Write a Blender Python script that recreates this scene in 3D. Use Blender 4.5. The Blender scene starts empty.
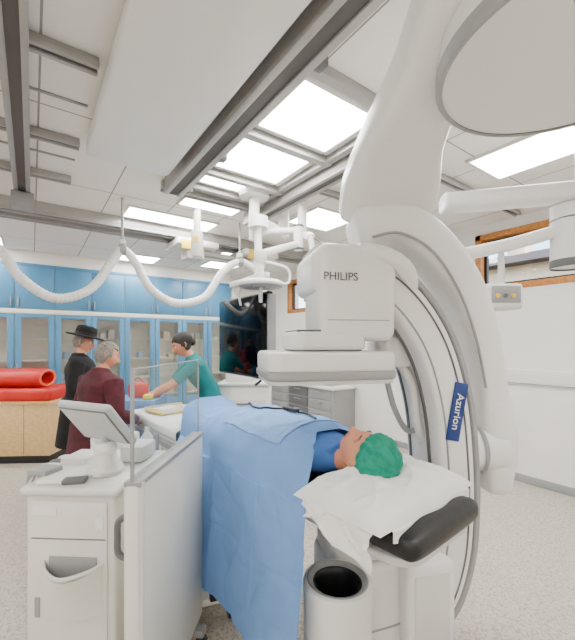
import bpy, bmesh, math, random
from mathutils import Vector, Matrix, noise
from mathutils.bvhtree import BVHTree
random.seed(4)
R=math.radians
V=Vector
YAW=R(35.4)
CF=Matrix.Rotation(-YAW,4,'Z')      # frame turned to the viewing direction
ID=Matrix.Identity(4)
def T(x,y,z=0): return Matrix.Translation((x,y,z))
def RX(a): return Matrix.Rotation(R(a),4,'X')
def RY(a): return Matrix.Rotation(R(a),4,'Y')
def RZ(a): return Matrix.Rotation(R(a),4,'Z')
sc=bpy.context.scene
# ---------------------------------------------------------------- materials
def lin(c):
    c=c/255.0
    return c/12.92 if c<=0.04045 else ((c+0.055)/1.055)**2.4
def mat(name,rgb,rough=0.5,metal=0.0,var=0.0,scale=8.0,bump=0.0,emit=0.0,spec=0.5,trans=0.0):
    m=bpy.data.materials.new(name); m.use_nodes=True
    nt=m.node_tree; b=nt.nodes['Principled BSDF']
    col=(lin(rgb[0]),lin(rgb[1]),lin(rgb[2]),1)
    b.inputs['Base Color'].default_value=col
    b.inputs['Roughness'].default_value=rough
    b.inputs['Metallic'].default_value=metal
    b.inputs['Specular IOR Level'].default_value=spec
    if trans: b.inputs['Transmission Weight'].default_value=trans
    if emit:
        b.inputs['Emission Color'].default_value=col
        b.inputs['Emission Strength'].default_value=emit
    tc=nt.nodes.new('ShaderNodeTexCoord'); n=nt.nodes.new('ShaderNodeTexNoise')
    n.inputs['Scale'].default_value=scale; n.inputs['Detail'].default_value=4
    nt.links.new(tc.outputs['Object'],n.inputs['Vector'])
    if var>0:
        r=nt.nodes.new('ShaderNodeValToRGB')
        r.color_ramp.elements[0].position=0.3; r.color_ramp.elements[1].position=0.7
        r.color_ramp.elements[0].color=tuple(max(0,x*(1-var)) for x in col[:3])+(1,)
        r.color_ramp.elements[1].color=tuple(min(1,x*(1+var)) for x in col[:3])+(1,)
        nt.links.new(n.outputs['Fac'],r.inputs['Fac'])
        nt.links.new(r.outputs['Color'],b.inputs['Base Color'])
    if bump>0:
        bp=nt.nodes.new('ShaderNodeBump'); bp.inputs['Strength'].default_value=bump
        bp.inputs['Distance'].default_value=0.02
        nt.links.new(n.outputs['Fac'],bp.inputs['Height'])
        nt.links.new(bp.outputs['Normal'],b.inputs['Normal'])
    return m
def clearmat(name,tint=(0.93,0.97,0.97),refl=0.05):
    m=bpy.data.materials.new(name); m.use_nodes=True; nt=m.node_tree
    nt.nodes.clear()
    o=nt.nodes.new('ShaderNodeOutputMaterial'); mx=nt.nodes.new('ShaderNodeMixShader')
    t=nt.nodes.new('ShaderNodeBsdfTransparent'); g=nt.nodes.new('ShaderNodeBsdfGlossy')
    t.inputs['Color'].default_value=tint+(1,); g.inputs['Roughness'].default_value=0.03
    mx.inputs['Fac'].default_value=refl
    nt.links.new(t.outputs[0],mx.inputs[1]); nt.links.new(g.outputs[0],mx.inputs[2])
    nt.links.new(mx.outputs[0],o.inputs['Surface'])
    return m
WALL=mat('wall_paint',(242,239,233),0.7,var=0.02,scale=3)
WHITE=mat('white_enamel',(234,232,228),0.3,var=0.012,scale=2)
WHITE2=mat('white_plastic',(216,214,209),0.4,var=0.02,scale=3)
CARTW=mat('cart_white',(226,223,213),0.4,var=0.02,scale=4)
GREYL=mat('light_grey_trim',(152,152,152),0.4,var=0.03)
GREYM=mat('mid_grey',(98,98,99),0.4,var=0.04)
ALU=mat('aluminium',(168,166,162),0.4,0.35,var=0.05,scale=12)
ALUD=mat('rail_channel_grey',(84,82,80),0.45,0.2,var=0.05)  # darker grey of the channel strip between the rail lips
DARK=mat('dark_plastic',(30,30,33),0.4,var=0.1)
BLACK=mat('black_vinyl',(14,14,16),0.38,var=0.15,scale=10,bump=0.1)
BLUE=mat('cabinet_blue',(76,134,172),0.35,var=0.03,scale=2)
CREAM=mat('cream_shelf',(238,233,220),0.5,var=0.03)
DRAPE=mat('drape_blue',(116,158,216),0.85,var=0.06,scale=5,bump=0.25)
DRAPE2=mat('drape_blue_overlay',(128,169,221),0.85,var=0.05,scale=7,bump=0.25)
LINEN=mat('white_linen',(240,238,233),0.9,var=0.03,scale=6,bump=0.3)
CAP=mat('cap_green',(16,138,112),0.85,var=0.22,scale=30,bump=0.5)
SKIN=mat('skin',(210,142,110),0.55,var=0.05,scale=12)
LIP=mat('lips',(174,86,76),0.5,var=0.05)
EYEW=mat('eye_white',(235,232,228),0.3)
EYED=mat('eye_dark',(45,30,22),0.25)
HAIRG=mat('hair_grey',(130,122,114),0.8,var=0.35,scale=60,bump=0.8)
HAIRD=mat('hair_dark',(28,18,14),0.6,var=0.3,scale=60,bump=0.8)
MAROON=mat('coat_maroon',(74,16,30),0.85,var=0.3,scale=14,bump=0.6)
COATB=mat('coat_black',(14,13,16),0.9,var=0.25,scale=14,bump=0.4)
HATB=mat('hat_felt',(8,8,9),0.95,var=0.2,scale=30)
TEAL=mat('scrubs_teal',(2,118,122),0.85,var=0.1,scale=12,bump=0.3)
GOWN=mat('gown_blue',(62,110,180),0.85,var=0.08,scale=12,bump=0.3)
TROUS=mat('trousers_dark',(24,24,29),0.9,var=0.15)
SHOE=mat('shoe_black',(24,22,22),0.5)
RED=mat('foam_red',(206,22,10),0.45,var=0.1,scale=6)
PINK=mat('foam_pink',(236,96,66),0.6,var=0.1)
YEL=mat('tray_yellow',(238,206,70),0.6,var=0.05)
PAPER=mat('paper',(240,238,230),0.8,var=0.02)
SCREEN=mat('screen_glass',(4,8,14),0.08,spec=0.12)
PANELB=mat('tablet_back',(188,190,191),0.35,var=0.04)
LABEL=mat('label_blue',(22,52,118),0.45,var=0.04)
INK=mat('logo_grey',(76,78,82),0.5)
LIGHTM=mat('light_panel_diffuser',(253,252,250),0.5,emit=12.0)
GLASS=clearmat('clear_acrylic',(0.955,0.98,0.975),0.06)
PANE=clearmat('window_glass',(0.98,0.99,0.99),0.06)
def wood(name,c1,c2,sc_=(1,12,12)):
    m=mat(name,c1,0.5); nt=m.node_tree; b=nt.nodes['Principled BSDF']
    tc=nt.nodes.new('ShaderNodeTexCoord'); mp=nt.nodes.new('ShaderNodeMapping')
    mp.inputs['Scale'].default_value=sc_; n=nt.nodes.new('ShaderNodeTexNoise')
    n.inputs['Scale'].default_value=3; n.inputs['Detail'].default_value=6
    r=nt.nodes.new('ShaderNodeValToRGB')
    r.color_ramp.elements[0].position=0.35; r.color_ramp.elements[1].position=0.65
    r.color_ramp.elements[0].color=tuple(lin(x) for x in c1)+(1,)
    r.color_ramp.elements[1].color=tuple(lin(x) for x in c2)+(1,)
    nt.links.new(tc.outputs['Object'],mp.inputs['Vector']); nt.links.new(mp.outputs[0],n.inputs['Vector'])
    nt.links.new(n.outputs['Fac'],r.inputs['Fac']); nt.links.new(r.outputs[0],b.inputs['Base Color'])
    return m
WOODW=wood('window_wood',(184,114,48),(206,140,70))
PLY=wood('plywood',(212,172,116),(224,190,138))
def floor_mat():
    m=mat('terrazzo_vinyl',(212,204,190),0.42); nt=m.node_tree; b=nt.nodes['Principled BSDF']
    tc=nt.nodes.new('ShaderNodeTexCoord')
    n=nt.nodes.new('ShaderNodeTexNoise'); n.inputs['Scale'].default_value=85; n.inputs['Detail'].default_value=3
    v=nt.nodes.new('ShaderNodeTexVoronoi'); v.inputs['Scale'].default_value=110
    nt.links.new(tc.outputs['Object'],n.inputs['Vector']); nt.links.new(tc.outputs['Object'],v.inputs['Vector'])
    r=nt.nodes.new('ShaderNodeValToRGB'); e=r.color_ramp.elements
    e[0].position=0.35; e[0].color=(lin(160),lin(149),lin(134),1)
    e[1].position=0.55; e[1].color=(lin(200),lin(192),lin(179),1)
    nt.links.new(n.outputs['Fac'],r.inputs['Fac'])
    r2=nt.nodes.new('ShaderNodeValToRGB'); e=r2.color_ramp.elements
    e[0].position=0.0; e[0].color=(1,1,1,1); e[1].position=0.22; e[1].color=(0,0,0,1)
    nt.links.new(v.outputs['Distance'],r2.inputs['Fac'])
    mx=nt.nodes.new('ShaderNodeMixRGB'); mx.inputs[2].default_value=(lin(226),lin(220),lin(210),1)
    nt.links.new(r2.outputs[0],mx.inputs[0]); nt.links.new(r.outputs[0],mx.inputs[1])
    nt.links.new(mx.outputs[0],b.inputs['Base Color'])
    return m
FLOORM=floor_mat()
def ceil_mat():
    m=mat('ceiling_tiles',(238,235,229),0.6); nt=m.node_tree; b=nt.nodes['Principled BSDF']
    tc=nt.nodes.new('ShaderNodeTexCoord'); br=nt.nodes.new('ShaderNodeTexBrick')
    br.offset=0.0; br.inputs['Scale'].default_value=1.0
    br.inputs['Brick Width'].default_value=0.6; br.inputs['Row Height'].default_value=1.2
    br.inputs['Mortar Size'].default_value=0.006
    br.inputs['Color1'].default_value=(lin(242),lin(239),lin(234),1)
    br.inputs['Color2'].default_value=(lin(238),lin(235),lin(229),1)
    br.inputs['Mortar'].default_value=(lin(150),lin(147),lin(142),1)
    nt.links.new(tc.outputs['Object'],br.inputs['Vector']); nt.links.new(br.outputs['Color'],b.inputs['Base Color'])
    return m
CEILM=ceil_mat()
# ---------------------------------------------------------------- mesh builder
def catmull(P,sub):
    if sub<=1 or len(P)<3: return [tuple(p) for p in P]
    out=[]; n=len(P)
    for i in range(n-1):
        p0=P[max(i-1,0)]; p1=P[i]; p2=P[i+1]; p3=P[min(i+2,n-1)]
        for j in range(sub):
            t=j/sub
            out.append(tuple(0.5*((2*b)+(-a+c)*t+(2*a-5*b+4*c-d)*t*t+(-a+3*b-3*c+d)*t**3) for a,b,c,d in zip(p0,p1,p2,p3)))
    out.append(tuple(P[-1])); return out
class B:
    def __init__(s,name,M=ID):
        s.name=name; s.M=M; s.bm=bmesh.new(); s.mats=[]
    def mi(s,m):
        if m not in s.mats: s.mats.append(m)
        return s.mats.index(m)
    def put(s,bm,m,M=None,smooth=True,keepmi=False,recalc=True):
        X=s.M@(M if M is not None else ID)
        bm.transform(X)
        if recalc: bmesh.ops.recalc_face_normals(bm,faces=bm.faces)
        if not keepmi:
            i=s.mi(m)
            for f in bm.faces: f.material_index=i
        for f in bm.faces: f.smooth=smooth
        me=bpy.data.meshes.new('tmp'); bm.to_mesh(me); bm.free()
        s.bm.from_mesh(me); bpy.data.meshes.remove(me)
    def box(s,c,d,m,bev=0.0,seg=2,M=None,taper=None):
        bm=bmesh.new(); bmesh.ops.create_cube(bm,size=1.0)
        for v in bm.verts:
            v.co=V((v.co.x*d[0],v.co.y*d[1],v.co.z*d[2]))
            if taper and v.co.z>0: v.co.x*=taper[0]; v.co.y*=taper[1]
        if bev>0:
            bmesh.ops.bevel(bm,geom=list(bm.edges),offset=min(bev,min(d)*0.49),segments=seg,affect='EDGES',profile=0.5)
        for v in bm.verts: v.co+=V(c)
        s.put(bm,m,M)
    def bb(s,x0,x1,y0,y1,z0,z1,m,bev=0.0,seg=2,M=None):
        s.box(((x0+x1)/2,(y0+y1)/2,(z0+z1)/2),(abs(x1-x0),abs(y1-y0),abs(z1-z0)),m,bev,seg,M)
    def vbox(s,c,d,m,rad,bev=0.0,M=None,seg=5):   # box with rounded vertical edges
        bm=bmesh.new(); bmesh.ops.create_cube(bm,size=1.0)
        for v in bm.verts: v.co=V((v.co.x*d[0],v.co.y*d[1],v.co.z*d[2]))
        ve=[e for e in bm.edges if abs(e.verts[0].co.z-e.verts[1].co.z)>d[2]*0.5]
        bmesh.ops.bevel(bm,geom=ve,offset=rad,segments=seg,affect='EDGES',profile=0.5)
        if bev>0:
            he=[e for e in bm.edges if abs(e.verts[0].co.z-e.verts[1].co.z)<1e-6]
            bmesh.ops.bevel(bm,geom=he,offset=bev,segments=3,affect='EDGES',profile=0.5)
        for v in bm.verts: v.co+=V(c)
        s.put(bm,m,M)
    def lathe(s,prof,m,c=(0,0,0),n=32,M=None,sx=1,sy=1):
        bm=bmesh.new(); rings=[]
        for r,z in prof:
            if r<1e-5: rings.append([bm.verts.new((c[0],c[1],c[2]+z))])
            else: rings.append([bm.verts.new((c[0]+sx*r*math.cos(2*math.pi*i/n),c[1]+sy*r*math.sin(2*math.pi*i/n),c[2]+z)) for i in range(n)])
        for a,b in zip(rings,rings[1:]):
            for i in range(n):
                j=(i+1)%n
                if len(a)==1 and len(b)==1: continue
                if len(a)==1: bm.faces.new((a[0],b[i],b[j]))
                elif len(b)==1: bm.faces.new((a[i],a[j],b[0]))
                else: bm.faces.new((a[i],a[j],b[j],b[i]))
        s.put(bm,m,M)
    def cyl(s,p0,p1,r,m,r2=None,n=20,M=None):
        s.sweep([p0,p1],[2*r,2*(r if r2 is None else r2)],m,sub=1,n=n,M=M)
    def ball(s,c,r,m,M=None,n=20):
        if not isinstance(r,(tuple,list)): r=(r,r,r)
        bm=bmesh.new(); bmesh.ops.create_uvsphere(bm,u_segments=n,v_segments=max(8,n*2//3),radius=1)
        for v in bm.verts: v.co=V((v.co.x*r[0]+c[0],v.co.y*r[1]+c[1],v.co.z*r[2]+c[2]))
        s.put(bm,m,M)
    def sweep(s,pts,sizes,m,side=None,k=2.0,n=18,sub=6,cap=0.0,M=None):
        if not isinstance(sizes,list): sizes=[sizes]*len(pts)
        sz=[(a,a) if not isinstance(a,(tuple,list)) else a for a in sizes]
        comb=[tuple(p)+tuple(q) for p,q in zip(pts,sz)]
        comb=catmull(comb,sub)
        P=[V(c[:3]) for c in comb]; S=[(c[3],c[4]) for c in comb]
        Tn=[]
        for i in range(len(P)):
            t=P[min(i+1,len(P)-1)]-P[max(i-1,0)]
            Tn.append(t.normalized())
        fr=[]; prev=None
        for t in Tn:
            if side is not None: a=V(side)
            elif prev is None: a=V((1,0,0)) if abs(t.x)<0.8 else V((0,1,0))
            else: a=prev
            a=(a-t*a.dot(t)).normalized(); prev=a
            fr.append((a,t.cross(a)))
        seq=[]
        def add(i,off,ins):
            seq.append((P[i]+Tn[i]*off,fr[i],(max(S[i][0]-2*ins,0.001),max(S[i][1]-2*ins,0.001))))
        steps=4
        if cap>0:
            for j in range(steps,0,-1):
                ph=math.pi/2*j/steps; add(0,-cap*math.sin(ph),cap*(1-math.cos(ph)))
        for i in range(len(P)): add(i,0,0)
        if cap>0:
            for j in range(1,steps+1):
                ph=math.pi/2*j/steps; add(len(P)-1,cap*math.sin(ph),cap*(1-math.cos(ph)))
        bm=bmesh.new(); rings=[]
        for p,(a,b),(w,h) in seq:
            ring=[]
            for i in range(n):
                th=2*math.pi*(i+0.5)/n; c=math.cos(th); si=math.sin(th)
                x=w/2*math.copysign(abs(c)**(2/k),c); y=h/2*math.copysign(abs(si)**(2/k),si)
                ring.append(bm.verts.new(p+a*x+b*y))
            rings.append(ring)
        for r0,r1 in zip(rings,rings[1:]):
            for i in range(n):
                j=(i+1)%n; bm.faces.new((r0[i],r0[j],r1[j],r1[i]))
        bm.faces.new(rings[0]); bm.faces.new(rings[-1])
        s.put(bm,m,M)
    def surf(s,f,nu,nv,m,M=None,thick=0.0):
        bm=bmesh.new(); g=[[bm.verts.new(f(i/nu,j/nv)) for j in range(nv+1)] for i in range(nu+1)]
        for i in range(nu):
            for j in range(nv): bm.faces.new((g[i][j],g[i+1][j],g[i+1][j+1],g[i][j+1]))
        if thick:
            bmesh.ops.recalc_face_normals(bm,faces=bm.faces)
            bmesh.ops.solidify(bm,geom=list(bm.faces),thickness=thick)
        s.put(bm,m,M)
    def text(s,body,size,m,M,ext=0.001):
        cu=bpy.data.curves.new('t','FONT'); cu.body=body; cu.size=size; cu.extrude=ext
        cu.align_x='CENTER'; cu.align_y='CENTER'
        o=bpy.data.objects.new('t',cu); sc.collection.objects.link(o)
        bpy.context.view_layer.update()
        me=bpy.data.meshes.new_from_object(o.evaluated_get(bpy.context.evaluated_depsgraph_get()))
        bm=bmesh.new(); bm.from_mesh(me); bpy.data.objects.remove(o); bpy.data.meshes.remove(me)
        s.put(bm,m,M,smooth=False)
    def mesh(s):
        me=bpy.data.meshes.new(s.name); s.bm.to_mesh(me); s.bm.free()
        for m in s.mats: me.materials.append(m)
        return me
    def done(s,ang=38):
        me=s.mesh(); me.set_sharp_from_angle(angle=R(ang))
        xs=[v.co for v in me.vertices]
        c=V(((min(v.x for v in xs)+max(v.x for v in xs))/2,(min(v.y for v in xs)+max(v.y for v in xs))/2,min(v.z for v in xs)))
        me.transform(Matrix.Translation(-c))
        o=bpy.data.objects.new(s.name,me); o.location=c; sc.collection.objects.link(o)
        return o
    def remesh_from(s,src,vox=0.008,it=5):
        me=src.mesh(); mats=src.mats
        o=bpy.data.objects.new('src',me); sc.collection.objects.link(o)
        md=o.modifiers.new('r','REMESH'); md.mode='VOXEL'; md.voxel_size=vox
        sm=o.modifiers.new('s','SMOOTH'); sm.factor=0.5; sm.iterations=it
        bpy.context.view_layer.update()
        ev=bpy.data.meshes.new_from_object(o.evaluated_get(bpy.context.evaluated_depsgraph_get()))
        bs=bmesh.new(); bs.from_mesh(me); bs.faces.ensure_lookup_table(); tree=BVHTree.FromBMesh(bs)
        bm=bmesh.new(); bm.from_mesh(ev)
        mp=[s.mi(m) for m in mats]
        for f in bm.faces:
            r=tree.find_nearest(f.calc_center_median())
            f.material_index=mp[bs.faces[r[2]].material_index] if r[2] is not None else 0
            f.smooth=True
        t=bpy.data.meshes.new('x'); bm.to_mesh(t); s.bm.from_mesh(t)
        bm.free(); bs.free(); bpy.data.objects.remove(o)
# ---------------------------------------------------------------- ROOM  (world x = across, y = depth)
H=3.05; XL=-3.3; XR=4.57; YB=7.5; YF=-2.2
b=B('floor'); b.bb(XL,XR,YF,YB,-0.1,0,FLOORM); b.done()
b=B('ceiling'); b.bb(XL,XR,YF,YB,H,H+0.1,CEILM); b.done()
b=B('wall_back'); b.bb(XL-.15,XR+.3,YB,YB+0.15,-.1,H+.1,WALL); b.done()
b=B('wall_left'); b.bb(XL-0.15,XL,YF,YB,-.1,H+.1,WALL); b.done()
b=B('wall_front'); b.bb(XL-.15,XR+.3,YF-0.15,YF,-.1,H+.1,WALL); b.done()
b=B('wall_right')
W1=(0.75,2.33); W2=(4.75,6.42); WZ=(2.22,2.93)
b.bb(XR,XR+.3,YF,YB,-.1,WZ[0],WALL); b.bb(XR,XR+.3,YF,YB,WZ[1],H+.1,WALL)
for y0,y1 in ((YF,W1[0]),(W1[1],W2[0]),(W2[1],YB)): b.bb(XR,XR+.3,y0,y1,WZ[0],WZ[1],WALL)
b.done()
for i,w in enumerate((W1,W2)):
    b=B('window_%d'%(i+1)); z0,z1=WZ; f=.07
    xo=XR-.015; xi=XR+.16
    b.bb(xo,xi,w[0],w[1],z0,z0+f,WOODW,.006); b.bb(xo,xi,w[0],w[1],z1-f,z1,WOODW,.006)
    b.bb(xo,xi,w[0],w[0]+f,z0,z1,WOODW,.006); b.bb(xo,xi,w[1]-f,w[1],z0,z1,WOODW,.006)
    g=.03
    b.bb(XR+.08,XR+.13,w[0]+f,w[1]-f,z0+f,z0+f+g,DARK); b.bb(XR+.08,XR+.13,w[0]+f,w[1]-f,z1-f-g,z1-f,DARK)
    b.bb(XR+.08,XR+.13,w[0]+f,w[0]+f+g,z0+f,z1-f,DARK); b.bb(XR+.08,XR+.13,w[1]-f-g,w[1]-f,z0+f,z1-f,DARK)
    b.bb(XR+.10,XR+.106,w[0]+f,w[1]-f,z0+f,z1-f,PANE)
    b.done()
b=B('baseboard_right'); b.bb(XR-.012,XR,YF,YB,0,.09,GREYL,.003); b.done()
b=B('trim_1'); b.bb(XR-.03,XR,YF,4.2,1.12,1.29,WHITE,.012); b.bb(XR-.034,XR-.03,YF,4.2,1.125,1.135,GREYL); b.done()
b=B('neighbouring_building')
PL=mat('plaster_outside',(206,196,178),0.8,var=.05)
b.bb(14,22,-3,10,-1,4.3,PL)
ROOF=mat('roof_slate',(72,62,60),0.8,var=.15)
b.box((18,3.5,4.85),(9.4,13.6,1.1),ROOF,taper=(.2,.96))
for y in (0.5,3.6,6.8): b.box((17,y,5.4),(.7,.7,1.0),PL,.03); b.box((17,y,5.95),(.85,.85,.12),ROOF,.02)
for k in range(7): b.box((13.98,-2+1.8*k,3.0),(.06,.9,1.2),DARK,.01); b.box((13.96,-2+1.8*k,3.0),(.05,.06,1.2),WHITE)
b.done()
# ---------------------------------------------------------------- ceiling lights (recessed panels)
def lightpanel(x0,x1,y0,y1,z=H):
    b=B('ceiling_light_panel'); f=.025
    b.bb(x0,x1,y0,y1,z-.012,z-.006,LIGHTM)
    b.bb(x0-f,x1+f,y0-f,y0,z-.02,z,WHITE2,.003); b.bb(x0-f,x1+f,y1,y1+f,z-.02,z,WHITE2,.003)
    b.bb(x0-f,x0,y0,y1,z-.02,z,WHITE2,.003); b.bb(x1,x1+f,y0,y1,z-.02,z,WHITE2,.003)
    b.done()
for p in ((1.22,1.80,1.55,2.05),(1.22,1.80,2.24,2.72),(1.22,1.82,2.93,3.07),(1.25,1.85,3.4,3.7),
          (.85,1.85,4.08,4.42),(2.5,3.1,2.95,3.5),(2.85,3.35,.85,1.5),(-.95,-.35,6.3,6.8),(1.2,1.8,6.3,6.8),(2.6,3.2,6.0,6.5),
          (-2.4,-1.2,4.9,5.5),(-2.4,-1.2,1.5,2.1),(-2.4,-1.2,-1.3,-.7),(1.22,1.82,-.9,-.3),(1.22,1.82,.2,.75),(2.9,3.5,-1.3,-.7),(2.5,3.1,4.9,5.4)):
    lightpanel(*p)
b=B('ceiling_light_frame')
for y in (1.44,2.14,2.82,3.16): b.bb(1.1,1.93,y-.03,y+.03,H-.06,H,ALU,.005)
b.bb(1.12,1.18,1.3,3.2,H-.05,H,ALU,.005); b.bb(1.87,1.93,1.3,3.2,H-.05,H,ALU,.005)
b.done()
def rail(x0,x1,y0,y1,z0=2.93,z1=H,axis='y'):
    b=B('ceiling_rail')
    b.bb(x0,x1,y0,y1,z0+.02,z1,ALU,.004)
    if axis=='y':
        w=(x1-x0)*.22
        b.bb(x0-.01,x0+w,y0,y1,z0,z0+.03,ALU,.003); b.bb(x1-w,x1+.01,y0,y1,z0,z0+.03,ALU,.003)
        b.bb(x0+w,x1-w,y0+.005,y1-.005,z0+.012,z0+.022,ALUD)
    else:
        w=(y1-y0)*.22
        b.bb(x0,x1,y0-.01,y0+w,z0,z0+.03,ALU,.003); b.bb(x0,x1,y1-w,y1+.01,z0,z0+.03,ALU,.003)
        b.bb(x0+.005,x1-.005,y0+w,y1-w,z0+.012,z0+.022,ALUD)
    b.done()
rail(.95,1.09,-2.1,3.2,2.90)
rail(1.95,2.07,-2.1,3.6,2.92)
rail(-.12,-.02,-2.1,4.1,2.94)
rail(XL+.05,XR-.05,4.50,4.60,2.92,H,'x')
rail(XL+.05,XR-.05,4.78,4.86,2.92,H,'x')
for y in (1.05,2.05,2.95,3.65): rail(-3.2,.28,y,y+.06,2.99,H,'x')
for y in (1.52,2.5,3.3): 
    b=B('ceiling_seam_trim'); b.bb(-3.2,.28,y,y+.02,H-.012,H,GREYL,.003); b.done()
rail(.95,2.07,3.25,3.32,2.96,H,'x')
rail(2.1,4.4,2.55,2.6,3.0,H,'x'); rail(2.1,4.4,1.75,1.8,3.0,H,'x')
b=B('rail_bracket')
for y in (1.3,2.4,3.1): b.bb(1.10,1.17,y,y+.07,2.93,3.0,GREYM,.008)
b.done()
b=B('rail_end_bracket'); b.bb(-.15,.02,3.95,4.08,2.80,2.935,GREYL,.01); b.done()
b=B('ceiling_cover_panel'); b.box((.6,.3,2.965),(.58,5.2,.11),WHITE,.03,3); b.done()
# ---------------------------------------------------------------- storage cabinets
b=B('storage_cabinet')
x0=-2.87; w=.53; n=12; x1=x0+n*w; Y0=7.0
b.bb(x0,x1,YB-.03,YB-.002,.0,2.82,CREAM); b.bb(x0,x1,Y0+.04,YB-.03,0,.1,GREYM)
b.bb(x0,x1,Y0+.0,YB-.03,2.05,2.12,CREAM,.004); b.bb(x0,x1,Y0+.02,YB-.03,2.80,2.85,BLUE,.004)
b.bb(x0,x1,Y0+.05,YB-.03,.10,.13,CREAM)
for k in range(n+1):
    x=x0+k*w; b.bb(x-.012,x+.012,Y0+.03,YB-.03,.1,2.8,CREAM)
its=[mat('item_white',(236,234,228),.6),mat('item_tan',(214,190,156),.6),mat('item_blue',(150,180,210),.6),mat('item_green',(170,190,170),.6)]
for k in range(n):
    xa=x0+k*w+.004; xb=xa+w-.008; s_=.085
    b.bb(xa,xb,Y0,Y0+.025,2.125,2.795,BLUE,.004)
    b.bb(xb-.05 if k%2==0 else xa+.035,xb-.035 if k%2==0 else xa+.05,Y0-.03,Y0-.01,2.16,2.3,ALU,.004)
    b.bb(xa,xa+s_,Y0,Y0+.025,.105,2.045,BLUE,.003); b.bb(xb-s_,xb,Y0,Y0+.025,.105,2.045,BLUE,.003)
    b.bb(xa+s_,xb-s_,Y0,Y0+.025,1.98,2.045,BLUE,.003); b.bb(xa+s_,xb-s_,Y0,Y0+.025,.105,.55,BLUE,.003)
    b.bb(xa+s_,xb-s_,Y0+.010,Y0+.014,.55,1.98,PANE)
    hx=xb-.03 if k%2==0 else xa+.03
    b.bb(hx-.008,hx+.008,Y0-.03,Y0-.015,1.0,1.25,ALU,.004)
    for z in (.56,.92,1.28,1.64):
        b.bb(xa,xb,Y0+.20,YB-.03,z,z+.02,CREAM)
        xx=xa+.05
        while xx<xb-.12:
            ww=random.uniform(.07,.14); hh=random.uniform(.06,.16)
            if random.random()<.45: b.bb(xx,xx+ww,Y0+.24,Y0+.40,z+.02,z+.02+hh,random.choice(its),.004)
            xx+=ww+random.uniform(.01,.06)
b.done()
b=B('trim_2'); b.bb(x0,x1,Y0+.02,YB-.002,2.852,H-.002,WALL); b.done()
b=B('sink_counter')
b.bb(4.05,4.555,4.4,6.9,.08,.80,GREYL,.006); b.bb(4.0,4.555,4.35,6.95,.80,.84,WHITE,.01); b.bb(4.1,4.555,4.42,6.88,0,.08,DARK)
for k in range(4):
    y=4.45+k*.61
    for z0,z1 in ((.12,.42),(.44,.6),(.62,.78)):
        b.bb(4.035,4.05,y,y+.58,z0,z1,GREYM if k%2 else GREYL,.005); b.bb(4.01,4.03,y+.2,y+.38,z1-.05,z1-.035,ALU,.003)
b.sweep([(4.4,5.5,.84),(4.4,5.5,1.1),(4.33,5.5,1.18),(4.25,5.5,1.12)],[.025]*4,ALU)
b.box((4.3,6.3,.93),(.25,.3,.18),WHITE2,.02); b.box((4.3,4.8,.90),(.3,.4,.12),WHITE2,.02)
b.done()
# ---------------------------------------------------------------- C-ARM X-RAY MACHINE
b=B('c_arm_xray_machine',CF)
b.vbox((1.0,1.05,2.99),(.9,.9,.12),WHITE,.1,.02)
b.cyl((.95,1.05,2.5),(.95,1.05,3.0),.33,WHITE,n=40)
DC=(.895,1.10,0)
b.lathe([(0,2.46),(.388,2.46),(.39,2.47)],WHITE,c=DC,n=72)
b.lathe([(.388,2.457),(.402,2.454),(.410,2.465),(.410,2.50),(.36,2.53)],GREYL,c=DC,n=72)
b.lathe([(.405,2.50),(.40,2.58),(.33,2.68),(.2,2.72)],WHITE,c=DC,n=72)
b.sweep([(.74,1.02,2.86),(.62,1.20,2.72),(.54,1.38,2.60),(.505,1.58,2.50),(.51,1.78,2.40),(.53,1.93,2.33)],
        [(.5,.34),(.40,.30),(.30,.26),(.36,.22),(.47,.20),(.50,.20)],WHITE,side=(1,0,0),k=3.6,n=40,cap=.03)
b.sweep([(.29,1.86,2.315),(.40,1.835,2.29),(.53,1.83,2.275),(.66,1.84,2.29),(.77,1.87,2.315)],[.010]*5,GREYM,n=8)
b.sweep([(.40,1.96,2.19),(.56,1.96,2.22),(.75,1.97,2.12),(.93,1.99,1.91),(1.04,2.0,1.64),(1.10,2.0,1.35),(1.11,1.99,1.12)],
        [(.34,.22),(.34,.22),(.32,.21),(.28,.20),(.25,.18),(.22,.16),(.20,.15)],WHITE,side=(0,1,0),k=4.5,n=44,cap=.05)
b.sweep([(.42,1.785,2.12),(.56,1.785,2.14),(.73,1.80,2.05),(.88,1.845,1.86),(.98,1.87,1.62),(1.04,1.885,1.36)],
        [(.010,.014)]*6,GREYL,side=(0,1,0),n=8)
b.sweep([(1.13,1.97,1.28),(1.13,1.96,1.05),(1.12,1.95,.84)],[(.16,.15),(.2,.19),(.16,.15)],WHITE,side=(0,1,0),k=3,n=32,cap=.05)
b.cyl((.95,1.95,1.02),(1.15,1.96,1.02),.12,WHITE,n=32)
b.lathe([(.125,-.012),(.13,0),(.125,.012)],GREYL,M=T(1.02,1.953,1.02)@RY(90),n=36)
C=CF@T(.175,1.79)@RZ(12)
b.M=C
path=[(-.06,1.93),(.18,1.92),(.38,1.80),(.54,1.58),(.63,1.30),(.665,1.0),(.67,.75),(.645,.5),(.56,.30),(.38,.20),(.12,.17)]
def off(path,d):
    out=[]
    for i,(x,z) in enumerate(path):
        a=path[max(i-1,0)]; c=path[min(i+1,len(path)-1)]
        tx,tz=c[0]-a[0],c[1]-a[1]; L=math.hypot(tx,tz); out.append((x-tz/L*d,z+tx/L*d))
    return out
def p3(path,y): return [(x,y,z) for x,z in path]
b.sweep(p3(path,.03),[(.34,.2)]*11,WHITE,side=(0,1,0),k=7,n=40,cap=.03)
b.sweep(p3(off(path,.115),.03),[(.32,.035)]*11,GREYL,side=(0,1,0),k=6,n=24)
b.sweep(p3(off(path,-.104),.03),[(.2,.012)]*11,WHITE2,side=(0,1,0),k=5,n=16)
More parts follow.
